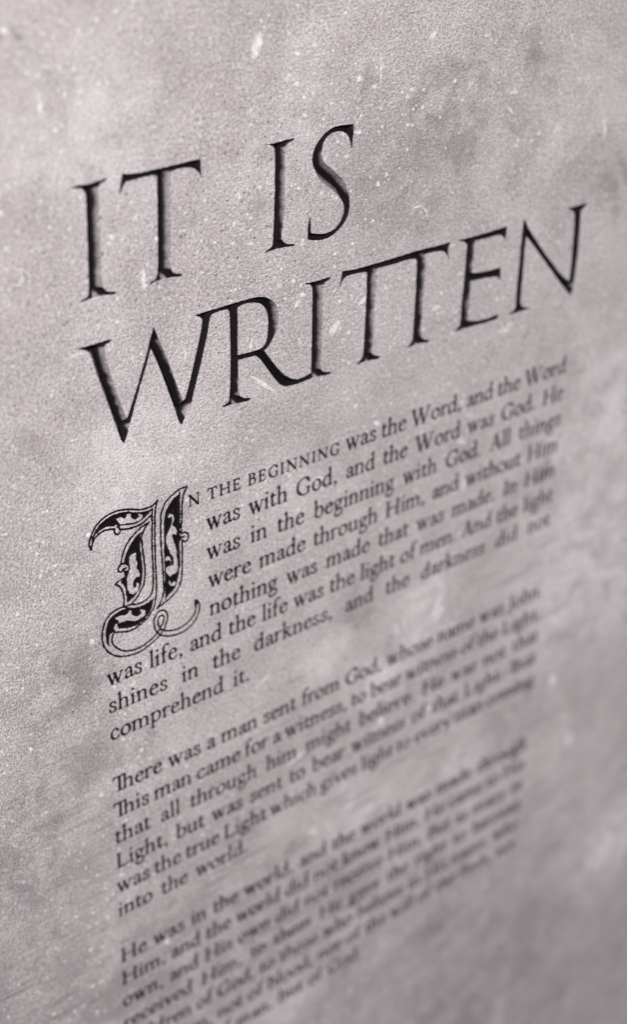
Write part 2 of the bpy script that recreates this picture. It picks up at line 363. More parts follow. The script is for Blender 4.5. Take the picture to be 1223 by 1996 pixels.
def glyph_mesh(ch, step, bold=0.0):
    adv, prims = GL[ch]
    allp = np.vstack([p[1] for p in prims])
    x0, y0 = allp.min(0) - 75; x1, y1 = allp.max(0) + 75
    nx, ny = int((x1 - x0) / step) + 2, int((y1 - y0) / step) + 2
    X, Y = np.meshgrid(x0 + np.arange(nx) * step, y0 + np.arange(ny) * step)
    Gp = np.column_stack([X.ravel(), Y.ravel()])
    phi = None
    for p in prims:
        q = sd_chain(Gp, p[1], p[2]) if p[0] == 'c' else sd_poly(Gp, p[1])
        phi = q if phi is None else smax(phi, q, 14)
    return march(x0, y0, step, (phi + bold).reshape(ny, nx))[:4] + (adv,)

# ------------------------------------------------------------------ gather every cut before the face of the tablet is triangulated
cut_pts, cut_edges = [], []            # contour points and edges in layout units
def add_contour(verts, edges):
    used = sorted({v for e in edges for v in e}); m = {}
    for v in used: m[v] = len(cut_pts); cut_pts.append((float(verts[v][0]), float(verts[v][1])))
    cut_edges.extend((m[a], m[b]) for a, b in edges)

objs = []
def new_mesh(name, V, F, mats, parent=None, attr=None, smooth=False):
    me = bpy.data.meshes.new(name); me.from_pydata(V, [], F)
    for m in mats: me.materials.append(m)
    if attr is not None:
        a = me.attributes.new('depth', 'FLOAT', 'POINT'); a.data.foreach_set('value', np.asarray(attr, np.float32))
    if smooth: me.polygons.foreach_set('use_smooth', [True] * len(me.polygons))
    me.update()
    o = bpy.data.objects.new(name, me); scn.collection.objects.link(o); o.parent = parent
    return o
def world_pts(V, depth): return [(x * S, d * S, y * S + Z0) for (x, y), d in zip(V, depth)]

STONE, CHIP, CUT, PAINT = stone_material(), chip_material(), cut_material(), paint_material()
tablet = bpy.data.objects.new('stone_tablet', None); scn.collection.objects.link(tablet)
tablet['label'] = 'pale grey mottled stone tablet carved with black IT IS WRITTEN lettering and verses'
tablet['category'] = 'stone tablet'

# big V-cut capitals -------------------------------------------------
TITLE = {'I1': [[(-0.01884,0.54279,1), (-0.00637,0.54316), (0.00728,0.54212), (0.02114,0.5433), (0.03953,0.54557,1), (0.031,0.54214), (0.02527,0.53871), (0.02324,0.52988), (0.02252,0.49933), (0.02217,0.46382), (0.02181,0.42776), (0.02147,0.40404), (0.02377,0.39244), (0.03061,0.38491), (0.04347,0.38114,1), (0.04171,0.37895), (0.0253,0.38151), (0.00485,0.38209), (-0.01313,0.37953,1), (-0.0118,0.3818), (-0.00317,0.38399), (0.00012,0.38875), (0.00159,0.40495), (0.0023,0.44114), (0.00288,0.48567), (0.00318,0.52071), (0.00237,0.53129), (-0.00178,0.5378), (-0.01042,0.54049)]], 'T1': [[(0.06226,0.54673,1), (0.07732,0.54324), (0.11427,0.54258), (0.15619,0.54326), (0.18948,0.54386,1), (0.19155,0.53829), (0.19101,0.53118), (0.19275,0.51694,1), (0.18897,0.52434), (0.18262,0.53146), (0.17304,0.53555), (0.15606,0.5374), (0.1404,0.53582,1), (0.13937,0.51203), (0.13845,0.47597), (0.13752,0.43937), (0.13517,0.40628), (0.137,0.39362), (0.1429,0.38604), (0.15547,0.38204,1), (0.15367,0.37997), (0.13519,0.3821), (0.11793,0.38283), (0.10197,0.37989,1), (0.10334,0.38241), (0.11046,0.38454), (0.11428,0.39027), (0.11606,0.40677), (0.11727,0.46202), (0.11778,0.50721), (0.1177,0.53221), (0.11407,0.5359), (0.10165,0.53608), (0.07702,0.5354), (0.06681,0.53434), (0.06151,0.52867), (0.05624,0.51913,1), (0.05762,0.52766), (0.05987,0.53775)]], 'I2': [[(0.30758,0.54394,1), (0.32184,0.54306), (0.33578,0.54433), (0.35787,0.54454,1), (0.3559,0.54247), (0.34687,0.54033), (0.34152,0.53563), (0.34045,0.52777), (0.34123,0.50496), (0.34177,0.47209), (0.34109,0.43901), (0.33779,0.4145), (0.33634,0.40127), (0.33896,0.39222), (0.34733,0.38599), (0.36218,0.38247,1), (0.36075,0.38071), (0.33827,0.38299), (0.3218,0.38314), (0.30669,0.38166,1), (0.30953,0.38325), (0.31868,0.38721), (0.32126,0.3943), (0.3224,0.41768), (0.32341,0.45086), (0.32369,0.49191), (0.32368,0.52431), (0.32233,0.53578), (0.31691,0.54088)]], 'S': [[(0.47164,0.54618,1), (0.45272,0.54784), (0.43589,0.54835), (0.41938,0.54331), (0.40519,0.5327), (0.39625,0.52038), (0.39352,0.50694), (0.39701,0.49312), (0.40578,0.47822), (0.41771,0.46595), (0.43075,0.4559), (0.44398,0.44403), (0.45412,0.43181), (0.4578,0.42079), (0.4561,0.40906), (0.45002,0.39818), (0.43951,0.38995), (0.42453,0.38701), (0.40737,0.38888), (0.39281,0.39349,1), (0.39213,0.40323), (0.39128,0.41962,1), (0.38873,0.41248), (0.38769,0.39559), (0.38775,0.38509,1), (0.39907,0.38148), (0.41622,0.37887), (0.43335,0.38081), (0.44823,0.38813), (0.4598,0.39791), (0.46647,0.41042), (0.46801,0.42565), (0.46517,0.44163), (0.45622,0.46036), (0.44063,0.47676), (0.42536,0.4896), (0.41563,0.498), (0.41133,0.50869), (0.41113,0.52187), (0.41599,0.53247), (0.42576,0.53946), (0.43824,0.54143), (0.45095,0.5393), (0.46076,0.53221), (0.46493,0.52407), (0.46912,0.5109,1), (0.46987,0.52322), (0.4713,0.53455)]], 'W': [[(-0.02212,0.3123,1), (-0.00442,0.31216), (0.01089,0.31244), (0.03252,0.31279,1), (0.03031,0.3098), (0.02217,0.3067), (0.021,0.29847), (0.02522,0.27829), (0.03185,0.2524), (0.03936,0.22592), (0.04872,0.19607), (0.05376,0.18162,1), (0.05838,0.18953), (0.06962,0.21618), (0.08147,0.24618), (0.09327,0.27718), (0.10101,0.30056), (0.10571,0.31354,1), (0.10961,0.30078), (0.11719,0.28311), (0.12836,0.25325), (0.13862,0.22317), (0.14912,0.19509), (0.15332,0.1817,1), (0.15848,0.1861), (0.16623,0.20804), (0.17461,0.23595), (0.18352,0.26599), (0.18951,0.29159), (0.19135,0.30337), (0.18808,0.30857), (0.17925,0.31293,1), (0.18983,0.31399), (0.21505,0.31444), (0.22635,0.31415,1), (0.22575,0.31013,1), (0.21359,0.30917), (0.20652,0.30649), (0.20363,0.29911), (0.19945,0.27923), (0.19175,0.25141), (0.18343,0.22354), (0.17448,0.19561), (0.16905,0.17672), (0.16373,0.16541), (0.15674,0.15586), (0.15085,0.14494,1), (0.14619,0.15199), (0.13704,0.18075), (0.1267,0.21144), (0.11397,0.24724), (0.10439,0.27135), (0.09906,0.28174,1), (0.08988,0.25616), (0.07806,0.22619), (0.06665,0.19464), (0.05854,0.17318), (0.0524,0.15482), (0.04795,0.145,1), (0.04293,0.15387), (0.03119,0.19121), (0.01976,0.22899), (0.00844,0.26361), (0.00089,0.2919), (-0.00435,0.30391), (-0.01172,0.30865)]], 'R': [[(0.20426,0.31344,1), (0.22345,0.31449), (0.24558,0.31489), (0.26794,0.31504), (0.28769,0.31467), (0.30335,0.31192), (0.31776,0.30437), (0.32801,0.29338), (0.33256,0.27878), (0.33164,0.26171), (0.32656,0.24808), (0.31854,0.23517), (0.31074,0.22768), (0.30495,0.22468,1), (0.315,0.211), (0.32935,0.19147), (0.34445,0.17461), (0.35661,0.1646), (0.36879,0.15894), (0.38095,0.15794), (0.39615,0.16057), (0.40379,0.16162,1), (0.40399,0.15426,1), (0.39636,0.15269), (0.37807,0.15093), (0.35987,0.15153), (0.3478,0.15331), (0.33721,0.16012), (0.32362,0.17695), (0.30868,0.19879), (0.2969,0.21452), (0.28991,0.22112,1), (0.27665,0.22161), (0.25579,0.22265,1), (0.25549,0.21676), (0.25633,0.19654), (0.25544,0.17663), (0.25831,0.16315), (0.26582,0.15569), (0.27948,0.15182,1), (0.27686,0.14897), (0.25368,0.15121), (0.23932,0.152), (0.22789,0.1512,1), (0.23076,0.15368), (0.23792,0.15749), (0.24024,0.16571), (0.24177,0.193), (0.24248,0.23013), (0.24206,0.26703), (0.24106,0.29632), (0.23999,0.30571), (0.23668,0.30915), (0.22893,0.30983), (0.21243,0.30979), (0.20312,0.30921,1)], [(0.25505,0.30782,1), (0.26794,0.31024), (0.28489,0.30834), (0.29915,0.30251), (0.30899,0.29064), (0.31348,0.27362), (0.3131,0.25397), (0.30949,0.23749), (0.30171,0.23002), (0.29391,0.22856), (0.27663,0.22859), (0.25466,0.2294,1), (0.25497,0.25151), (0.25501,0.28079)]], 'I3': [[(0.38501,0.31494,1), (0.40109,0.31368), (0.41906,0.31374), (0.43532,0.31446,1), (0.43181,0.31106), (0.42286,0.30768), (0.41949,0.30004), (0.41984,0.25998), (0.41949,0.22202), (0.41914,0.18351), (0.41939,0.16524), (0.42459,0.1573), (0.44031,0.15252,1), (0.43822,0.14967), (0.41794,0.15203), (0.40401,0.15347), (0.39698,0.15226), (0.39331,0.15196,1), (0.39381,0.15652,1), (0.39924,0.15973), (0.40032,0.16517), (0.40021,0.21417), (0.40005,0.2648), (0.39939,0.29978), (0.39676,0.30854), (0.39161,0.31219)]], 'TT1': [[(0.45823,0.31748,1), (0.48504,0.3151), (0.50792,0.31511), (0.55436,0.31551), (0.57318,0.31583,1), (0.57377,0.30636,1), (0.52914,0.30702,1), (0.52952,0.2737), (0.52814,0.22856), (0.52702,0.18649), (0.52525,0.16554), (0.53091,0.15739), (0.54462,0.15182,1), (0.53999,0.14871), (0.51593,0.15233), (0.49521,0.15041,1), (0.5025,0.15589), (0.50825,0.16413), (0.5098,0.21014), (0.51029,0.26694), (0.51002,0.30059), (0.50745,0.30599), (0.48991,0.30811), (0.47169,0.30857), (0.46054,0.30451), (0.45292,0.29157,1), (0.45606,0.3037)]], 'TT2': [[(0.56375,0.31567,1), (0.61604,0.3173), (0.66481,0.31581), (0.688,0.31615,1), (0.6838,0.30716), (0.68737,0.28841,1), (0.68104,0.29861), (0.67057,0.30546), (0.65069,0.30826), (0.63264,0.30842,1), (0.63454,0.27609), (0.63343,0.23787), (0.63281,0.199), (0.63232,0.17149), (0.63821,0.15885), (0.65474,0.15222,1), (0.65037,0.15013), (0.62763,0.15358), (0.60447,0.152,1), (0.61249,0.15748), (0.61588,0.16575), (0.61676,0.20295), (0.61694,0.24947), (0.61641,0.29159), (0.61467,0.30256), (0.60235,0.30678), (0.56902,0.30667), (0.56432,0.30622,1)]], 'E': [[(0.7075,0.31542,1), (0.72467,0.31445), (0.76532,0.3147), (0.81806,0.3157,1), (0.8176,0.30567), (0.81584,0.29316,1), (0.81084,0.30047), (0.79986,0.30551), (0.77651,0.30578), (0.74409,0.30725,1), (0.74382,0.2942), (0.74296,0.27109), (0.7424,0.25009,1), (0.77222,0.24609), (0.80107,0.24513), (0.81003,0.24511,1), (0.81132,0.23805), (0.81214,0.22066,1), (0.80529,0.23023), (0.77858,0.23474), (0.74106,0.23701,1), (0.74132,0.21239), (0.74083,0.18452), (0.74055,0.16524,1), (0.75978,0.16047), (0.78638,0.15797), (0.81498,0.15954,1), (0.81254,0.15234), (0.79234,0.15159), (0.76051,0.15297), (0.73175,0.15366), (0.7127,0.15278,1), (0.71943,0.15837), (0.72404,0.16449), (0.72425,0.19654), (0.72612,0.2436), (0.72728,0.28619), (0.72657,0.30484), (0.72,0.31047)]], 'N': [[(0.85822,0.3199,1), (0.87315,0.29799), (0.90494,0.26019), (0.93713,0.22477), (0.96836,0.19302), (0.9886,0.17837,1), (0.99014,0.19971), (0.98872,0.24947), (0.98737,0.28629), (0.98369,0.30793), (0.96903,0.31686,1), (0.99022,0.31702), (1.01393,0.31673,1), (1.0052,0.31084), (0.99932,0.30479), (1.00075,0.28354), (1.00222,0.24248), (1.0008,0.19313), (0.99922,0.16415), (0.99501,0.15333,1), (0.97714,0.17056), (0.95055,0.19956), (0.91799,0.23553), (0.88622,0.27062), (0.86652,0.29069,1), (0.86543,0.26394), (0.8659,0.22369), (0.86588,0.18708), (0.86735,0.16536), (0.87486,0.15734), (0.88976,0.1525,1), (0.86772,0.15286), (0.84211,0.1529,1), (0.85358,0.15713), (0.85652,0.16466), (0.85597,0.19756), (0.85716,0.23373), (0.85737,0.2776), (0.85785,0.3051)]]}
def cut_letters(keys, h=0.00105, fat=0.0006):
    polys = []
    for k in keys:
        polys.append([spline(c, True, 6) for c in TITLE[k]])
    allp = np.vstack([q for pp in polys for q in pp]); x0, y0 = allp.min(0) - 3 * h; x1, y1 = allp.max(0) + 3 * h
    nx, ny = int((x1 - x0) / h) + 2, int((y1 - y0) / h) + 2
    X, Y = np.meshgrid(x0 + np.arange(nx) * h, y0 + np.arange(ny) * h)
    tot = np.full((ny, nx), -1.0); own = np.zeros((ny, nx), int)
    for li, pp in enumerate(polys):
        lo = np.vstack(pp).min(0) - 3 * h; hi = np.vstack(pp).max(0) + 3 * h
        m = (X >= lo[0]) & (X <= hi[0]) & (Y >= lo[1]) & (Y <= hi[1])
        Gp = np.column_stack([X[m], Y[m]]); s = sd_poly(Gp, pp[0])
        for q in pp[1:]: s = np.minimum(s, -sd_poly(Gp, q))
        cur = tot[m]; up = s > cur
        o = own[m]; o[up] = li; own[m] = o; tot[m] = np.maximum(cur, s)
    tot = tot + (fat + ragged(X, Y, 0.00026, 0.011)) * (tot > -0.004)
    V, val, F, E, cells = march(x0, y0, h, tot)
    add_contour(V, E)
    # local width of the cut (climb from each point to the valley line): narrow hairlines get more of the painted shade
    ids = np.arange(nx * ny).reshape(ny, nx); nxt = ids.copy(); best = np.zeros((ny, nx)) + 0.6 * h
    for dj in (-1, 0, 1):
        for di in (-1, 0, 1):
            if not (di or dj): continue
            gain = (np.roll(tot, (-dj, -di), (0, 1)) - tot) / math.hypot(di, dj)
            up = gain > best; best[up] = gain[up]; nxt[up] = np.roll(ids, (-dj, -di), (0, 1))[up]
    nxt = nxt.ravel()
    for k in range(6): nxt = nxt[nxt]
    wide = tot.ravel()[nxt].reshape(ny, nx)
    acc = np.zeros_like(wide)
    for dj in (-2, -1, 0, 1, 2):
        for di in (-2, -1, 0, 1, 2): acc += np.roll(wide, (dj, di), (0, 1))
    wide = acc / 25
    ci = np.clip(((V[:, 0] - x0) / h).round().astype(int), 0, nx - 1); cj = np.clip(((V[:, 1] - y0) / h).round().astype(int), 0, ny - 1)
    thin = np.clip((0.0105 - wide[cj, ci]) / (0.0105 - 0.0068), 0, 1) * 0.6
    full = 0.015
    dep = full * (1 - np.exp(-val * 1.6 / full)) ; dep[val <= 0] = 0
    for li, k in enumerate(keys):
        fs = [f for f, c in zip(F, cells) if own[c[1], c[0]] == li]
        used = sorted({v for f in fs for v in f}); m = {v: i for i, v in enumerate(used)}
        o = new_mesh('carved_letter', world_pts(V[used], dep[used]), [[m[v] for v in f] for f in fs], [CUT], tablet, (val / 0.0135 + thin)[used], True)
        o['label'] = 'large carved capital ' + k.rstrip('123')[0]
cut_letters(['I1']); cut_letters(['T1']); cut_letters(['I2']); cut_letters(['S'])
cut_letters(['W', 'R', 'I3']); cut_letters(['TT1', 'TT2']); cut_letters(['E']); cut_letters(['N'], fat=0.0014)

# ornate initial -----------------------------------------------------
LINES, FIELDS, LEAVES = [[(0.10413,0.03124,1), (0.09359,0.02495), (0.08167,0.02423), (0.06797,0.02677), (0.05255,0.03271), (0.03718,0.03639), (0.02179,0.03694), (0.0063,0.03292), (-0.0065,0.02432), (-0.01466,0.01319), (-0.01906,0.00167), (-0.01993,-0.00402), (-0.0186,-0.00749), (-0.01679,-0.01303,1), (-0.01459,-0.00366), (-0.00841,0.0054), (0.00138,0.0104), (0.01292,0.01107), (0.02532,0.00827,1)], [(0.02532,0.00827,1), (0.02505,0.00216), (0.02891,-0.00258), (0.03361,-0.00176), (0.03496,0.00249), (0.03361,0.00729), (0.03065,0.01057)], [(0.03351,0.00506,1), (0.03964,0.00275), (0.05125,5e-05), (0.06302,-0.00061), (0.07493,0.00098), (0.08502,0.00607), (0.09151,0.00956)], [(0.10413,0.03124,1), (0.09978,0.01909), (0.0979,-0.00308), (0.09682,-0.0315), (0.09653,-0.06051), (0.09685,-0.09007), (0.09717,-0.11997), (0.09529,-0.1413), (0.09093,-0.15577), (0.08128,-0.16821), (0.06664,-0.17665), (0.04813,-0.18147), (0.03208,-0.17809), (0.02219,-0.17452)], [(0.09341,0.01934,1), (0.09275,-0.00132), (0.09145,-0.02962), (0.09134,-0.05865), (0.09162,-0.08815), (0.09141,-0.10785), (0.08967,-0.12413), (0.08407,-0.133), (0.07413,-0.13761), (0.06193,-0.13812), (0.04994,-0.1349)], [(0.08716,-0.00169,1), (0.07473,-0.00465), (0.06062,-0.01213), (0.04841,-0.02215), (0.04005,-0.03447), (0.03554,-0.04821), (0.0338,-0.05683,1)], [(0.08574,-0.00235,1), (0.07682,-0.013), (0.07243,-0.02487), (0.0738,-0.04267), (0.0757,-0.06275), (0.07702,-0.08278), (0.07536,-0.10186), (0.06882,-0.11525), (0.06036,-0.12595), (0.04997,-0.13391), (0.03495,-0.13348,1)], [(0.0338,-0.05683,1), (0.02909,-0.06129), (0.03,-0.06743), (0.03503,-0.06967), (0.03832,-0.06661), (0.04268,-0.06627)], [(0.0338,-0.05683,1), (0.04105,-0.05793), (0.04678,-0.06292), (0.04888,-0.0701)], [(0.03863,-0.06866,1), (0.04128,-0.08132), (0.03207,-0.08374), (0.02164,-0.08764,1), (0.02963,-0.09455), (0.03508,-0.10643), (0.03667,-0.12085), (0.03495,-0.13348,1)], [(0.03495,-0.13348,1), (0.02196,-0.13401), (0.00987,-0.13823), (0.00049,-0.14846), (-0.00414,-0.16257), (-0.00548,-0.17808), (-0.00255,-0.19138), (0.00481,-0.20454), (0.01439,-0.21462), (0.0282,-0.22238), (0.04637,-0.22681), (0.06278,-0.22738), (0.07948,-0.22284), (0.09425,-0.21641), (0.10493,-0.2083), (0.11257,-0.19691), (0.11621,-0.18601), (0.11524,-0.17538), (0.10918,-0.16833), (0.10092,-0.16675), (0.09458,-0.17139), (0.09056,-0.18102), (0.09179,-0.19481), (0.09664,-0.20601), (0.10682,-0.21528), (0.12139,-0.22114), (0.13829,-0.22377), (0.15328,-0.22141), (0.16628,-0.21404), (0.17507,-0.2029), (0.17871,-0.18977), (0.17652,-0.17858), (0.17232,-0.17326)], [(0.02219,-0.17452,1), (0.01515,-0.17533), (0.01171,-0.18504), (0.01519,-0.1966), (0.02478,-0.20765), (0.03661,-0.21558), (0.05075,-0.21934), (0.06721,-0.21886), (0.08394,-0.21328), (0.09667,-0.205), (0.10533,-0.19404), (0.1098,-0.18349), (0.10685,-0.17721), (0.10165,-0.17722), (0.0981,-0.18502), (0.10009,-0.19504), (0.10407,-0.20177), (0.1133,-0.20856), (0.12583,-0.21253), (0.14065,-0.21325), (0.15566,-0.2088), (0.16653,-0.19956), (0.171,-0.18885), (0.17011,-0.17817)], [(0.15835,0.03765,1), (0.14409,0.03661), (0.13185,0.0321), (0.11954,0.02385), (0.11221,0.01302), (0.1088,-0.00108), (0.10763,-0.02756), (0.10826,-0.05495), (0.10945,-0.08482), (0.11066,-0.11504), (0.11011,-0.13488), (0.10557,-0.14928), (0.09697,-0.16054,1)], [(0.15835,0.03765,1), (0.15201,0.02642), (0.14861,0.01036), (0.14755,-0.01042), (0.14648,-0.0411), (0.15163,-0.04153), (0.15715,-0.04482), (0.15952,-0.05114), (0.1569,-0.05749), (0.1513,-0.05768), (0.14622,-0.05314)], [(0.14741,-0.05552,1), (0.14692,-0.07861), (0.1465,-0.09833), (0.14504,-0.11781), (0.14137,-0.13256), (0.13487,-0.14224), (0.1232,-0.14996), (0.11058,-0.15525), (0.09697,-0.16054,1)], [(0.03495,-0.13348,1), (0.04374,-0.13908), (0.05363,-0.14372), (0.06166,-0.14543), (0.07795,-0.1451), (0.09038,-0.14043)], [(0.04106,-0.05755,1), (0.04459,-0.04378), (0.05304,-0.02952), (0.06329,-0.01974), (0.07237,-0.01527)], [(0.14396,0.03096,1), (0.14267,-0.00876), (0.1426,-0.03975)], [(0.13982,-0.06226,1), (0.14164,-0.05505), (0.14525,-0.05006), (0.15148,-0.04871)], [(0.1408,-0.06458,1), (0.14135,-0.08651), (0.14058,-0.10215)], [(0.0934,0.01897,1), (0.08343,0.0176), (0.06387,0.02214), (0.04848,0.02847), (0.035,0.03061), (0.02152,0.0309), (0.00791,0.0268), (-0.00393,0.01878), (-0.01168,0.00842), (-0.0144,2e-05)], [(-0.01168,0.00842,1), (-0.00613,0.01283), (0.00362,0.0171), (0.01513,0.01742), (0.0256,0.01456)]], [[(0.09302,0.01947,1), (0.08342,0.01742), (0.06387,0.02214), (0.04848,0.02847), (0.035,0.03061), (0.02152,0.0309), (0.00791,0.0268), (-0.00393,0.01878), (-0.01168,0.00842,1), (-0.00617,0.0121), (0.00362,0.0171), (0.01513,0.01742), (0.0256,0.01456), (0.03319,0.01119), (0.0476,0.0066), (0.06123,0.00418), (0.07314,0.00634), (0.08321,0.01106)], [(0.07139,-0.01493,1), (0.06228,-0.02035), (0.05203,-0.03012), (0.0447,-0.04094), (0.04114,-0.05564,1), (0.04682,-0.06197), (0.04808,-0.07019), (0.04151,-0.0707,1), (0.04245,-0.08175,1), (0.03152,-0.08744,1), (0.03752,-0.09556), (0.04096,-0.10866), (0.04151,-0.12469), (0.04315,-0.1287,1), (0.05645,-0.12247), (0.06697,-0.11059), (0.07204,-0.09273), (0.07239,-0.0713), (0.0705,-0.05116), (0.0698,-0.03162)], [(0.09079,-0.14059,1), (0.07793,-0.1457), (0.06163,-0.14642), (0.04574,-0.13926), (0.03377,-0.13761), (0.01971,-0.14009), (0.00951,-0.14604), (0.00303,-0.15744), (0.00073,-0.17255), (0.00261,-0.18742), (0.00787,-0.19889,1), (0.00682,-0.1871), (0.00922,-0.17395), (0.01729,-0.17216), (0.02242,-0.16918), (0.02735,-0.17115), (0.04228,-0.17549), (0.06055,-0.17586), (0.07716,-0.16862), (0.08788,-0.15459)], [(0.14639,0.03054,1), (0.13369,0.02485), (0.12334,0.01499), (0.11594,0.00223), (0.11407,-0.01438), (0.11303,-0.06644), (0.11304,-0.12594), (0.11234,-0.15147,1), (0.12129,-0.14316), (0.13191,-0.13506), (0.13853,-0.11942), (0.14058,-0.10215), (0.13937,-0.06407), (0.14123,-0.05491), (0.14836,-0.04958), (0.14276,-0.04175), (0.14267,-0.00876), (0.14399,0.01382)], [(0.16808,-0.17163,1), (0.17172,-0.17097), (0.17594,-0.17464), (0.17672,-0.17969), (0.17215,-0.18412), (0.16904,-0.17776)]], [[(0.02739,0.02442), (0.03669,0.02499), (0.04468,0.02114), (0.04879,0.02649), (0.0546,0.02528), (0.05629,0.0187), (0.06157,0.01313), (0.06791,0.01437), (0.06763,0.01767), (0.06479,0.02051), (0.07164,0.01951), (0.0766,0.01462), (0.0736,0.00808), (0.06132,0.00642), (0.04577,0.0095), (0.03516,0.01183), (0.03154,0.01776)], [(0.05739,-0.04491), (0.06234,-0.04534), (0.06195,-0.05583), (0.06462,-0.06457), (0.06297,-0.07137), (0.0646,-0.07626), (0.06827,-0.08544), (0.06664,-0.09171), (0.06067,-0.09047), (0.05584,-0.09615), (0.05514,-0.10415), (0.05908,-0.10603), (0.0603,-0.10018), (0.06433,-0.10011), (0.06655,-0.10548), (0.06404,-0.11344), (0.05867,-0.11696), (0.0526,-0.11802), (0.04582,-0.11208), (0.04292,-0.09956), (0.04308,-0.08589), (0.04628,-0.07537), (0.04901,-0.06665), (0.04751,-0.05448), (0.0514,-0.04623)], [(0.01901,-0.14679), (0.02941,-0.14628), (0.04034,-0.14856), (0.04517,-0.14363), (0.04955,-0.14494), (0.05223,-0.15381), (0.06014,-0.15912), (0.06631,-0.1573), (0.06394,-0.14973), (0.07061,-0.15091), (0.07632,-0.15716), (0.07423,-0.16444), (0.05676,-0.16828), (0.04282,-0.16218), (0.0288,-0.16066), (0.02316,-0.16143), (0.02605,-0.16861), (0.02126,-0.17274), (0.01554,-0.16643), (0.01884,-0.15972), (0.02536,-0.15669), (0.01829,-0.1495)], [(0.02786,-0.17336), (0.04217,-0.17828), (0.06046,-0.17826), (0.06053,-0.17626), (0.04234,-0.17409), (0.02842,-0.16956)], [(0.00812,-0.19777), (0.0076,-0.18742), (0.00932,-0.17601), (0.01423,-0.17355), (0.01014,-0.18441)], [(0.12043,-0.00351), (0.12499,0.00069), (0.132,-0.00284), (0.13423,-0.01167), (0.13056,-0.02006), (0.13553,-0.02564), (0.1384,-0.03439), (0.13578,-0.04127), (0.13013,-0.03774), (0.13112,-0.04743), (0.1361,-0.0629), (0.13826,-0.08539), (0.13893,-0.10155), (0.13355,-0.10956), (0.12585,-0.1107), (0.1236,-0.11787), (0.12592,-0.12435), (0.13014,-0.12191), (0.13359,-0.12561), (0.13199,-0.13146), (0.12474,-0.12994), (0.11975,-0.12244), (0.12249,-0.11246), (0.11514,-0.10176), (0.11685,-0.09187), (0.12427,-0.09121), (0.12245,-0.08204), (0.11569,-0.08156), (0.11401,-0.07563), (0.12003,-0.07249), (0.12544,-0.07779), (0.12716,-0.09128), (0.12921,-0.09202), (0.12909,-0.0801), (0.12322,-0.06813), (0.11846,-0.05467), (0.1162,-0.04024), (0.12116,-0.02937), (0.12602,-0.02236), (0.12828,-0.01349), (0.12723,-0.00697), (0.12275,-0.00775)]]
def initial():
    h = 0.0009; lw = 0.0018
    chains = [spline(c, False, 5) for c in LINES]
    fields = [spline(c, True, 5) for c in FIELDS]; leaves = [spline(c, True, 5) for c in LEAVES]
    allp = np.vstack(chains); x0, y0 = allp.min(0) - 5 * h; x1, y1 = allp.max(0) + 5 * h
    nx, ny = int((x1 - x0) / h) + 2, int((y1 - y0) / h) + 2
    X, Y = np.meshgrid(x0 + np.arange(nx) * h, y0 + np.arange(ny) * h)
    def local(poly_, fn, pad):
        lo = poly_.min(0) - pad; hi = poly_.max(0) + pad
        m = (X >= lo[0]) & (X <= hi[0]) & (Y >= lo[1]) & (Y <= hi[1]); r = np.full(X.shape, -1.0)
        r[m] = fn(np.column_stack([X[m], Y[m]])); return r
    phi_l = np.full(X.shape, -1.0); phi_f = np.full(X.shape, -1.0); leaf = np.full(X.shape, -1.0)
    for c in chains:
        w = np.full(len(c), lw); phi_l = np.maximum(phi_l, local(c, lambda g: sd_chain(g, c, w), 6 * h))
    for c in fields: phi_f = np.maximum(phi_f, local(c, lambda g: sd_poly(g, c), 3 * h))
    for c in leaves: leaf = np.maximum(leaf, local(c, lambda g: sd_poly(g, c), 20 * h))
    phi_f = np.minimum(phi_f, -(leaf - 0.0011))
    phi = np.maximum(phi_l, phi_f) + ragged(X, Y, 0.0005, 0.006) * (np.maximum(phi_l, phi_f) > -0.003)
    V, val, F, E, cells = march(x0, y0, h, phi); add_contour(V, E)
    dep = np.minimum(val * 1.2, 0.0028)
    parts = {0: [], 1: []}
    for f, c in zip(F, cells): parts[0 if phi_l[c[1], c[0]] >= phi_f[c[1], c[0]] else 1].append(f)
    root = None
    for k, nm in ((0, 'ornate_initial'), (1, 'leaf_ground')):
        used = sorted({v for f in parts[k] for v in f}); m = {v: i for i, v in enumerate(used)}
        o = new_mesh(nm, world_pts(V[used], dep[used]), [[m[v] for v in f] for f in parts[k]], [PAINT], tablet if k == 0 else root)
        if k == 0: root = o; o['label'] = 'tall blackletter initial I drawn in thin double outlines with leaf scrolls'
initial()

# the verses ---------------------------------------------------------
N0 = 0.16004
SC = 0.66
PAR = [["^N THE BEGINNING^ was the Word, and the Word", "was with God, and the Word was God. He", "was in the beginning with God. All things", "were made through Him, and without Him",
        "nothing was made that was made. In Him", "was life, and the life was the light of men. And the light", "shines in the darkness, and the darkness did not", "comprehend it."],
       ["There was a man sent from God, whose name was John.", "This man came for a witness, to bear witness of the Light,", "that all through him might believe. He was not that",
        "Light, but was sent to bear witness of that Light. That", "was the true Light which gives light to every man coming", "into the world."],
       ["He was in the world, and the world was made through", "Him, and the world did not know Him. He came to His", "own, and His own did not receive Him. But as many as",
        "received Him, to them He gave the right to become", "children of God, to those who believe in His name: who", "were born, not of blood, nor of the will of the flesh, nor", "of the will of man, but of God."]]
STARTS = {0: N0, 1: INDENT, 2: INDENT, 3: INDENT + 0.002, 4: INDENT + 0.004}
RAGGED = {7: .4, 13: .36, 20: .3}     # last lines: width of a word space in em
cache = {}
def get(ch, small, step):
    k = (ch, small, step)
    if k not in cache: cache[k] = glyph_mesh(ch, step, 15 + (7 if small else 0) + (step - 17) * 0.5)
    return cache[k]
rnd = random.Random(7)
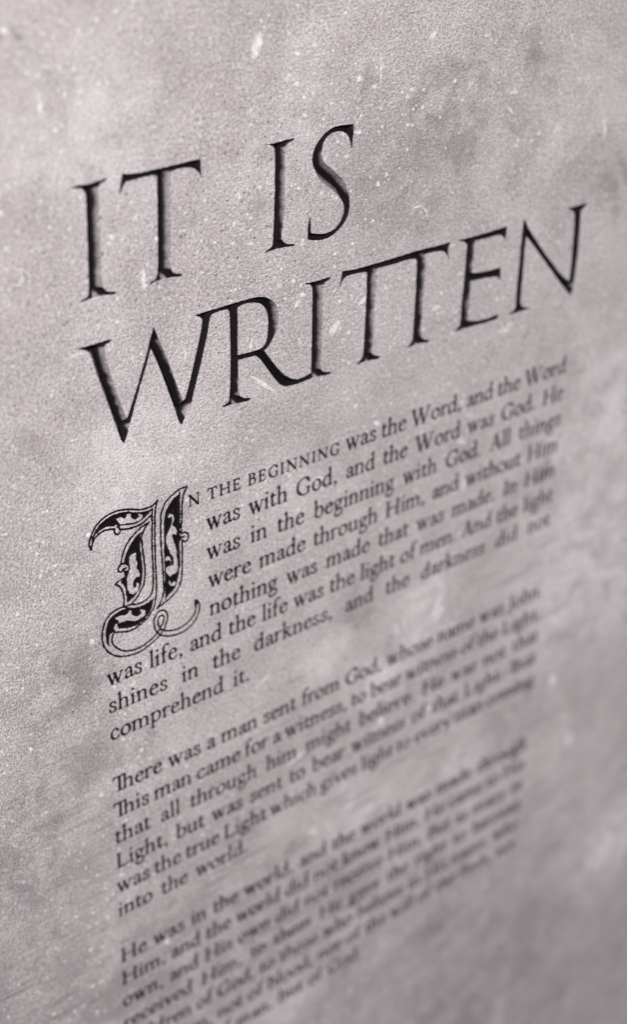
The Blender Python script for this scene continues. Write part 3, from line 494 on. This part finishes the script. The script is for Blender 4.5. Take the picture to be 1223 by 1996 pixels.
def text_line(idx, y, text):
    step = 17 if idx < 8 else (20 if idx < 14 else 26)
    x_start = STARTS.get(idx, 0.0)
    text = text.replace('Th', '\u00de')
    words = []; small = False
    for wd in text.split(' '):
        cs = []
        for ch in wd:
            if ch == '^': small = not small; continue
            cs.append((ch, small))
        words.append(cs)
    def adv(c):
        k = GL[c[0]][0] / 1000 * EM
        return k * SC + 0.075 * EM if c[1] else k * 1.03
    wid = [sum(adv(c) for c in wd) for wd in words]
    sp = RAGGED[idx] * EM if idx in RAGGED else (1.005 - x_start - sum(wid)) / max(1, len(words) - 1)
    ls = 0.0
    if idx not in RAGGED:
        nch = sum(len(wd) for wd in words)
        tgt = sp if sp < 0.34 * EM else 0.34 * EM + 0.8 * (sp - 0.34 * EM)
        tgt = max(tgt, 0.16 * EM)
        ls = (sp - tgt) * (len(words) - 1) / nch; sp = tgt
        print('line', idx, 'space/em %.2f' % (sp / EM), 'letterspace/em %.3f' % (ls / EM))
    V, D, F = [], [], []; x = x_start
    for wd in words:
        for c in wd:
            v, val, f, e, a = get(c[0], c[1], step)
            s = EM / 1000 * (SC if c[1] else 1.0)
            q = v * s + np.array([x + rnd.uniform(-.004, .004) * EM, y + rnd.uniform(-.005, .005) * EM])
            base = len(V); V.extend(map(tuple, q)); D.extend(np.minimum(val * s * 1.0, 0.0014)); F.extend([[i + base for i in ff] for ff in f])
            add_contour(q, e)
            x += adv(c) + ls
        x += sp
    o = new_mesh('text_line', world_pts(V, D), F, [PAINT], tablet)
idx = 0; y = 0.0
for p in PAR:
    for ln in p:
        text_line(idx, y, ln); idx += 1; y -= LEAD
    y -= GAP

# the tablet itself --------------------------------------------------
FLECKS = [[(0.29561,0.70327), (0.29779,0.69667), (0.3,0.68994), (0.29462,0.68116), (0.29137,0.67247), (0.28628,0.67035), (0.28102,0.66922), (0.28135,0.67804), (0.27989,0.68546), (0.28467,0.69391), (0.28986,0.70175)], [(0.48759,0.53201), (0.48615,0.5307), (0.48317,0.52974), (0.47766,0.53016), (0.47372,0.53224), (0.46909,0.53414), (0.46914,0.5361), (0.47399,0.53623), (0.47755,0.53676), (0.48277,0.53574), (0.48757,0.53391)], [(0.32513,0.15056), (0.3165,0.15585), (0.30921,0.16002), (0.29767,0.16982), (0.28794,0.17956), (0.27926,0.18931), (0.28578,0.18655), (0.29329,0.18194), (0.30298,0.17507), (0.31479,0.16451), (0.32536,0.15358)], [(0.45663,0.23751), (0.45606,0.23254), (0.45606,0.22723), (0.44861,0.22077), (0.44152,0.21544), (0.43611,0.21498), (0.43461,0.21829), (0.43327,0.2221), (0.43789,0.22918), (0.44519,0.2335), (0.45165,0.23745)], [(0.38569,0.29638), (0.38426,0.29523), (0.38187,0.29472), (0.37829,0.29436), (0.37429,0.29628), (0.37323,0.29847), (0.37223,0.30054), (0.37574,0.30066), (0.37813,0.30186), (0.38211,0.30016), (0.38573,0.29832)], [(0.33836,0.32324), (0.33788,0.32134), (0.33599,0.32046), (0.33339,0.31975), (0.33119,0.32204), (0.32965,0.32416), (0.32876,0.32677), (0.33049,0.32851), (0.33343,0.32807), (0.33586,0.32708), (0.33853,0.32558)], [(0.36471,0.32457), (0.36459,0.32298), (0.3631,0.32163), (0.36003,0.322), (0.35804,0.324), (0.35703,0.32561), (0.35564,0.32765), (0.35744,0.32873), (0.3601,0.32839), (0.36267,0.3279), (0.36399,0.32613)], [(0.37537,0.29164), (0.37586,0.289), (0.37513,0.28576), (0.37153,0.28321), (0.36838,0.28022), (0.36554,0.2805), (0.36352,0.28165), (0.36406,0.28458), (0.36543,0.28787), (0.36887,0.29062), (0.37248,0.29205)], [(0.51402,0.26345), (0.51457,0.26158), (0.511,0.25875), (0.50646,0.2558), (0.50043,0.25391), (0.49738,0.2548), (0.49351,0.25543), (0.49627,0.25869), (0.50104,0.26193), (0.50729,0.26459), (0.51415,0.26636)], [(0.28306,0.2517), (0.28365,0.24816), (0.28389,0.24472), (0.28374,0.23984), (0.28187,0.2362), (0.27994,0.23254), (0.2785,0.2341), (0.27796,0.23766), (0.27782,0.24224), (0.27963,0.24652), (0.2812,0.24981)], [(0.05182,-0.27777), (0.05275,-0.27948), (0.05299,-0.28246), (0.05097,-0.28608), (0.04838,-0.28864), (0.04612,-0.28884), (0.0457,-0.28631), (0.04512,-0.28438), (0.04589,-0.28125), (0.04781,-0.27771), (0.05018,-0.27728)], [(0.59067,-0.5897), (0.59488,-0.59361), (0.59442,-0.60001), (0.59418,-0.60622), (0.59007,-0.60919), (0.58545,-0.60899), (0.58116,-0.60615), (0.57926,-0.60043), (0.58064,-0.59528), (0.58119,-0.58865), (0.58602,-0.58628)], [(0.4351,-0.03518), (0.43148,-0.03814), (0.42774,-0.04079), (0.41992,-0.04159), (0.4137,-0.03873), (0.40568,-0.03695), (0.40828,-0.03376), (0.40699,-0.02989), (0.41581,-0.02999), (0.42381,-0.0288), (0.42861,-0.03236)], [(0.55232,0.02513), (0.55064,0.02389), (0.5461,0.02539), (0.54105,0.02931), (0.53689,0.03334), (0.53678,0.03583), (0.53683,0.03815), (0.54103,0.03661), (0.54547,0.03507), (0.55007,0.03096), (0.55167,0.02771)], [(0.76357,-0.14206), (0.76507,-0.14832), (0.76788,-0.15217), (0.76684,-0.16001), (0.76427,-0.1647), (0.76161,-0.1688), (0.75847,-0.16805), (0.7567,-0.16225), (0.7558,-0.15504), (0.75807,-0.14879), (0.76054,-0.14508)], [(-0.01911,-0.17502), (-0.02,-0.17686), (-0.02161,-0.17805), (-0.02411,-0.17791), (-0.02664,-0.17588), (-0.0276,-0.17291), (-0.02772,-0.17012), (-0.02634,-0.16804), (-0.02359,-0.16848), (-0.02154,-0.17068), (-0.01924,-0.17242)], [(-0.09713,0.75672), (-0.09699,0.75457), (-0.10014,0.75358), (-0.10425,0.75518), (-0.1083,0.75667), (-0.10759,0.7589), (-0.10953,0.7615), (-0.10541,0.76146), (-0.10232,0.76232), (-0.09906,0.76031), (-0.09659,0.75845)], [(-0.00324,0.07104), (-0.00386,0.06983), (-0.00468,0.06823), (-0.00673,0.06863), (-0.00796,0.07053), (-0.00942,0.07212), (-0.00884,0.07371), (-0.00841,0.07562), (-0.0063,0.07478), (-0.00446,0.07451), (-0.00269,0.07291)], [(-0.06489,0.25422), (-0.06532,0.25304), (-0.06672,0.25243), (-0.06865,0.25287), (-0.07043,0.25386), (-0.07066,0.25529), (-0.07143,0.2568), (-0.06993,0.25733), (-0.06837,0.2578), (-0.06649,0.25688), (-0.06509,0.25561)], [(0.36741,0.66342), (0.36443,0.66336), (0.36262,0.66238), (0.35973,0.66402), (0.35671,0.66541), (0.35689,0.6671), (0.357,0.66857), (0.35938,0.66863), (0.36191,0.66895), (0.36429,0.66713), (0.36622,0.66546)], [(0.45795,0.61164), (0.45676,0.61073), (0.45564,0.60973), (0.45328,0.61022), (0.4509,0.61078), (0.44976,0.6122), (0.44936,0.61365), (0.45099,0.61444), (0.45316,0.6143), (0.45523,0.61402), (0.45742,0.61309)], [(0.6301,0.66446), (0.62996,0.66041), (0.62938,0.65702), (0.62697,0.65344), (0.62348,0.64983), (0.6202,0.65016), (0.61659,0.65009), (0.61721,0.65401), (0.61769,0.65805), (0.62203,0.66092), (0.6262,0.66472)], [(0.93076,0.46423), (0.92888,0.46275), (0.92639,0.46174), (0.92224,0.46104), (0.9186,0.46358), (0.9159,0.46567), (0.91306,0.46858), (0.91724,0.46947), (0.92109,0.47015), (0.92597,0.46883), (0.92962,0.46661)], [(0.46391,0.49934), (0.4616,0.49846), (0.4603,0.49741), (0.45774,0.49755), (0.45501,0.4985), (0.45329,0.50032), (0.45463,0.50166), (0.45561,0.50269), (0.45758,0.5031), (0.46005,0.50255), (0.46272,0.50135)], [(0.51449,0.59559), (0.51406,0.5938), (0.51122,0.59355), (0.50865,0.5937), (0.50658,0.59493), (0.50382,0.59625), (0.50371,0.59817), (0.50526,0.59959), (0.50824,0.59968), (0.51133,0.59913), (0.51326,0.59739)], [(1.07878,-0.71593), (1.07553,-0.72314), (1.07283,-0.73069), (1.06543,-0.72903), (1.0582,-0.7207), (1.05207,-0.71001), (1.0514,-0.69908), (1.05594,-0.69467), (1.06138,-0.69482), (1.0674,-0.6967), (1.07258,-0.70523)], [(0.7313,-0.39711), (0.73126,-0.40386), (0.72984,-0.41116), (0.72452,-0.41998), (0.71697,-0.42568), (0.71021,-0.42786), (0.70795,-0.42324), (0.70741,-0.41724), (0.71106,-0.40845), (0.71851,-0.40256), (0.72534,-0.39755)], [(1.06355,-0.56484), (1.05832,-0.56785), (1.05321,-0.5686), (1.04709,-0.56866), (1.03861,-0.56422), (1.035,-0.55655), (1.03593,-0.55136), (1.03566,-0.54433), (1.0442,-0.54697), (1.05164,-0.55085), (1.05613,-0.55726)], [(0.67239,0.20979), (0.67435,0.20753), (0.66981,0.20556), (0.66563,0.20373), (0.65994,0.20336), (0.65841,0.20579), (0.65477,0.20717), (0.65797,0.20926), (0.66057,0.21129), (0.66565,0.21262), (0.66961,0.21128)], [(0.75913,-0.06738), (0.75576,-0.06872), (0.7523,-0.06986), (0.74591,-0.06859), (0.7402,-0.06533), (0.73755,-0.06209), (0.73548,-0.05872), (0.74079,-0.05875), (0.74529,-0.05877), (0.75178,-0.06025), (0.75613,-0.06387)], [(0.03481,-0.30042), (0.03681,-0.30203), (0.0371,-0.30513), (0.03465,-0.30666), (0.03287,-0.30914), (0.03086,-0.30694), (0.02803,-0.30653), (0.02797,-0.30339), (0.02929,-0.30104), (0.03104,-0.29962), (0.03317,-0.29876)], [(0.09638,-1.06328), (0.09561,-1.06614), (0.09328,-1.06696), (0.09044,-1.06449), (0.08798,-1.06201), (0.08683,-1.05856), (0.08547,-1.05422), (0.08834,-1.05407), (0.09057,-1.05294), (0.09315,-1.05652), (0.09607,-1.0595)], [(0.02788,-0.38238), (0.02734,-0.38371), (0.02588,-0.38439), (0.02373,-0.38312), (0.02162,-0.38188), (0.02015,-0.37977), (0.02049,-0.37806), (0.02191,-0.37732), (0.02388,-0.37741), (0.02622,-0.37851), (0.02684,-0.38063)], [(0.04889,-0.68593), (0.04693,-0.68776), (0.04514,-0.68966), (0.04226,-0.68668), (0.03994,-0.68477), (0.03813,-0.68161), (0.03823,-0.67852), (0.03938,-0.67586), (0.04252,-0.67748), (0.04494,-0.67937), (0.04743,-0.68202)], [(0.10185,-0.86423), (0.10256,-0.86835), (0.09868,-0.86706), (0.0957,-0.86515), (0.09213,-0.86311), (0.09123,-0.85941), (0.0896,-0.85508), (0.09324,-0.85549), (0.09579,-0.85491), (0.09935,-0.85725), (0.10181,-0.86107)], [(0.43791,-0.78601), (0.43838,-0.79009), (0.43308,-0.78891), (0.42809,-0.78654), (0.42114,-0.78353), (0.42001,-0.77851), (0.42073,-0.7755), (0.42349,-0.77435), (0.42719,-0.77247), (0.43408,-0.77669), (0.439,-0.78239)], [(1.14586,-0.87916), (1.14945,-0.88845), (1.15277,-0.89705), (1.15138,-0.90688), (1.14454,-0.90978), (1.13802,-0.9136), (1.13092,-0.9088), (1.12815,-0.89899), (1.12762,-0.88918), (1.13368,-0.88475), (1.13848,-0.87972)], [(-0.13909,-0.32492), (-0.13966,-0.32655), (-0.14081,-0.32812), (-0.14303,-0.32746), (-0.1441,-0.32487), (-0.14554,-0.32299), (-0.14488,-0.32129), (-0.14427,-0.31949), (-0.14243,-0.31893), (-0.14079,-0.32123), (-0.13937,-0.32286)], [(0.72471,-0.62622), (0.72674,-0.63012), (0.72446,-0.63336), (0.71848,-0.63225), (0.71396,-0.63166), (0.70959,-0.62928), (0.70531,-0.62548), (0.70712,-0.62187), (0.7114,-0.62012), (0.71688,-0.61935), (0.72168,-0.6229)], [(0.3475,0.63175), (0.3462,0.63094), (0.34487,0.63044), (0.34297,0.63001), (0.34093,0.63095), (0.33997,0.63225), (0.34061,0.63327), (0.34136,0.6341), (0.34288,0.63485), (0.34493,0.63398), (0.3459,0.63289)], [(0.21198,0.70573), (0.21135,0.70528), (0.20986,0.70565), (0.20842,0.70695), (0.20764,0.70809), (0.2068,0.70938), (0.20789,0.70948), (0.20905,0.70926), (0.2105,0.70867), (0.21179,0.70745), (0.21284,0.7061)], [(0.81814,0.54148), (0.81776,0.53974), (0.8146,0.53922), (0.81088,0.53926), (0.80668,0.54047), (0.80623,0.54257), (0.80386,0.54469), (0.80604,0.5461), (0.81027,0.5456), (0.81347,0.54445), (0.81691,0.54334)], [(0.74408,0.64059), (0.74238,0.63976), (0.74045,0.63931), (0.73784,0.63933), (0.73447,0.63989), (0.73308,0.64139), (0.73273,0.64277), (0.73454,0.6436), (0.73728,0.64386), (0.7403,0.64307), (0.74271,0.64198)], [(0.59143,0.58007), (0.59248,0.57797), (0.58918,0.57809), (0.58664,0.57748), (0.58391,0.57885), (0.58196,0.58059), (0.58228,0.58231), (0.5837,0.58353), (0.58637,0.58358), (0.58879,0.58269), (0.59157,0.58174)], [(-0.10079,0.42941), (-0.10166,0.42824), (-0.10263,0.4269), (-0.10456,0.42707), (-0.10577,0.4286), (-0.10663,0.43), (-0.10623,0.43135), (-0.10574,0.43282), (-0.10402,0.43253), (-0.10255,0.43213), (-0.10079,0.43119)], [(0.00452,-0.0459), (0.00485,-0.04818), (0.00291,-0.0485), (0.00105,-0.04759), (-0.00104,-0.04679), (-0.00181,-0.04459), (-0.00197,-0.04246), (-0.00038,-0.04167), (0.00131,-0.04162), (0.00291,-0.04272), (0.0041,-0.04419)], [(0.85183,0.13564), (0.85162,0.13221), (0.84723,0.12756), (0.84247,0.12331), (0.83605,0.11927), (0.83253,0.11998), (0.83089,0.12163), (0.82924,0.1241), (0.83578,0.12899), (0.84141,0.13351), (0.84911,0.13768)], [(0.51691,0.64434), (0.51952,0.62521), (0.52042,0.59855), (0.52196,0.59825), (0.52399,0.62462), (0.51842,0.64427)], [(0.79308,0.52427), (0.80196,0.51378), (0.81011,0.50664), (0.81175,0.50714), (0.80648,0.5155), (0.79456,0.52492)], [(1.0326,0.4666), (1.03623,0.44661), (1.03895,0.42661), (1.04125,0.42608), (1.04289,0.4455), (1.03483,0.46638)], [(0.5994,0.37979), (0.60452,0.39074), (0.61843,0.39), (0.62938,0.38017), (0.63194,0.36991), (0.63317,0.36974), (0.63193,0.38065), (0.61924,0.39243), (0.60242,0.39276), (0.59823,0.38032)], [(0.13376,0.75381), (0.1384,0.75002), (0.13649,0.7406), (0.1373,0.74037), (0.14081,0.75012), (0.13426,0.7543)], [(0.23352,0.59861), (0.23664,0.60519), (0.23545,0.59124), (0.23618,0.59106), (0.23868,0.60536), (0.23287,0.59898)], [(-0.11606,0.45413), (-0.10334,0.44529), (-0.10004,0.43293), (-0.10607,0.42561), (-0.11931,0.42971), (-0.11945,0.42905), (-0.1055,0.42395), (-0.09791,0.4323), (-0.10199,0.44612), (-0.11572,0.45468)], [(0.36574,-0.60172), (0.39612,-0.58881), (0.41239,-0.58358), (0.41121,-0.58138), (0.3921,-0.58258), (0.36428,-0.59963)], [(0.15376,0.27513), (0.15906,0.2575), (0.15571,0.23798), (0.15645,0.23768), (0.16125,0.25706), (0.15447,0.27517)], [(-0.04011,0.30171), (-0.02322,0.30419), (-0.00274,0.30115), (-0.00277,0.30201), (-0.02376,0.30673), (-0.04047,0.30257)], [(0.72163,-0.37319), (0.70815,-0.39505), (0.69692,-0.41965), (0.69947,-0.42166), (0.71569,-0.40068), (0.72425,-0.37504)], [(0.51287,0.2355), (0.52153,0.24814), (0.531,0.2571), (0.52927,0.25872), (0.51577,0.25222), (0.51074,0.23667)], [(0.81648,0.12298), (0.83577,0.1263), (0.84693,0.12867), (0.84593,0.13045), (0.83216,0.13139), (0.81512,0.12469)], [(0.32675,-0.3676), (0.31473,-0.38281), (0.29398,-0.39599), (0.29505,-0.39749), (0.31831,-0.3869), (0.32812,-0.36883)], [(-0.09438,-0.01891), (-0.07686,-0.01726), (-0.05567,-0.02609), (-0.05557,-0.0254), (-0.07709,-0.01511), (-0.09465,-0.01817)], [(0.60937,-0.39146), (0.61467,-0.40445), (0.61426,-0.432), (0.61602,-0.43289), (0.61976,-0.40623), (0.61089,-0.39139)]]
def slab():
    import time; t0 = time.time()
    pts = list(cut_pts); edges = list(cut_edges); kind = [0] * len(edges)
    for fl in FLECKS:
        b = len(pts); pts += fl; n = len(fl)
        edges += [(b + i, b + (i + 1) % n) for i in range(n)]; kind += [1] * n
    b = len(pts); rim = [(X0, Y0), (X1, Y0), (X1, Y1), (X0, Y1)]; pts += rim
    edges += [(b + i, b + (i + 1) % 4) for i in range(4)]; kind += [2] * 4
    vo, eo, fo, ov, oe, of = delaunay_2d_cdt([Vector(p) for p in pts], edges, [], 0, 1e-7)
    con = {}
    for (a, c), src in zip(eo, oe):
        if src:
            k = 0
            for q in src: k |= 1 << kind[q] if q < len(kind) else 0
            con[(a, c) if a < c else (c, a)] = k
    adj = {}
    for fi, f in enumerate(fo):
        for i in range(len(f)):
            a, c = f[i], f[(i + 1) % len(f)]; adj.setdefault((a, c) if a < c else (c, a), []).append(fi)
    state = [None] * len(fo)          # (in cut, in fleck)
    seed = adj[next(k for k in con if con[k] & 4)][0]
    state[seed] = (0, 0); todo = [seed]
    while todo:
        fi = todo.pop(); f = fo[fi]; s = state[fi]
        for i in range(len(f)):
            a, c = f[i], f[(i + 1) % len(f)]; k = (a, c) if a < c else (c, a)
            for g in adj[k]:
                if state[g] is None:
                    kk = con.get(k, 0)
                    state[g] = (s[0] ^ (kk & 1), s[1] ^ ((kk >> 1) & 1)); todo.append(g)
    V = [(p[0] * S, 0.0, p[1] * S + Z0) for p in vo]
    F = [list(f) for f, s in zip(fo, state) if s[0] == 0]
    mat = [s[1] for s in state if s[0] == 0]
    T = 0.16 * S; n = len(V)
    V += [(x * S, T, y * S + Z0) for x, y in rim]
    near = [min(range(len(vo)), key=lambda i: (vo[i][0] - x) ** 2 + (vo[i][1] - y) ** 2) for x, y in rim]
    for i in range(4):
        j = (i + 1) % 4; F.append([near[i], n + i, n + j, near[j]]); mat.append(0)
    F.append([n, n + 1, n + 2, n + 3][::-1]); mat.append(0)
    o = new_mesh('slab', V, F, [STONE, CHIP], tablet)
    o.data.polygons.foreach_set('material_index', mat)
    print('slab', len(pts), 'pts', len(F), 'faces %.1fs' % (time.time() - t0))
slab()
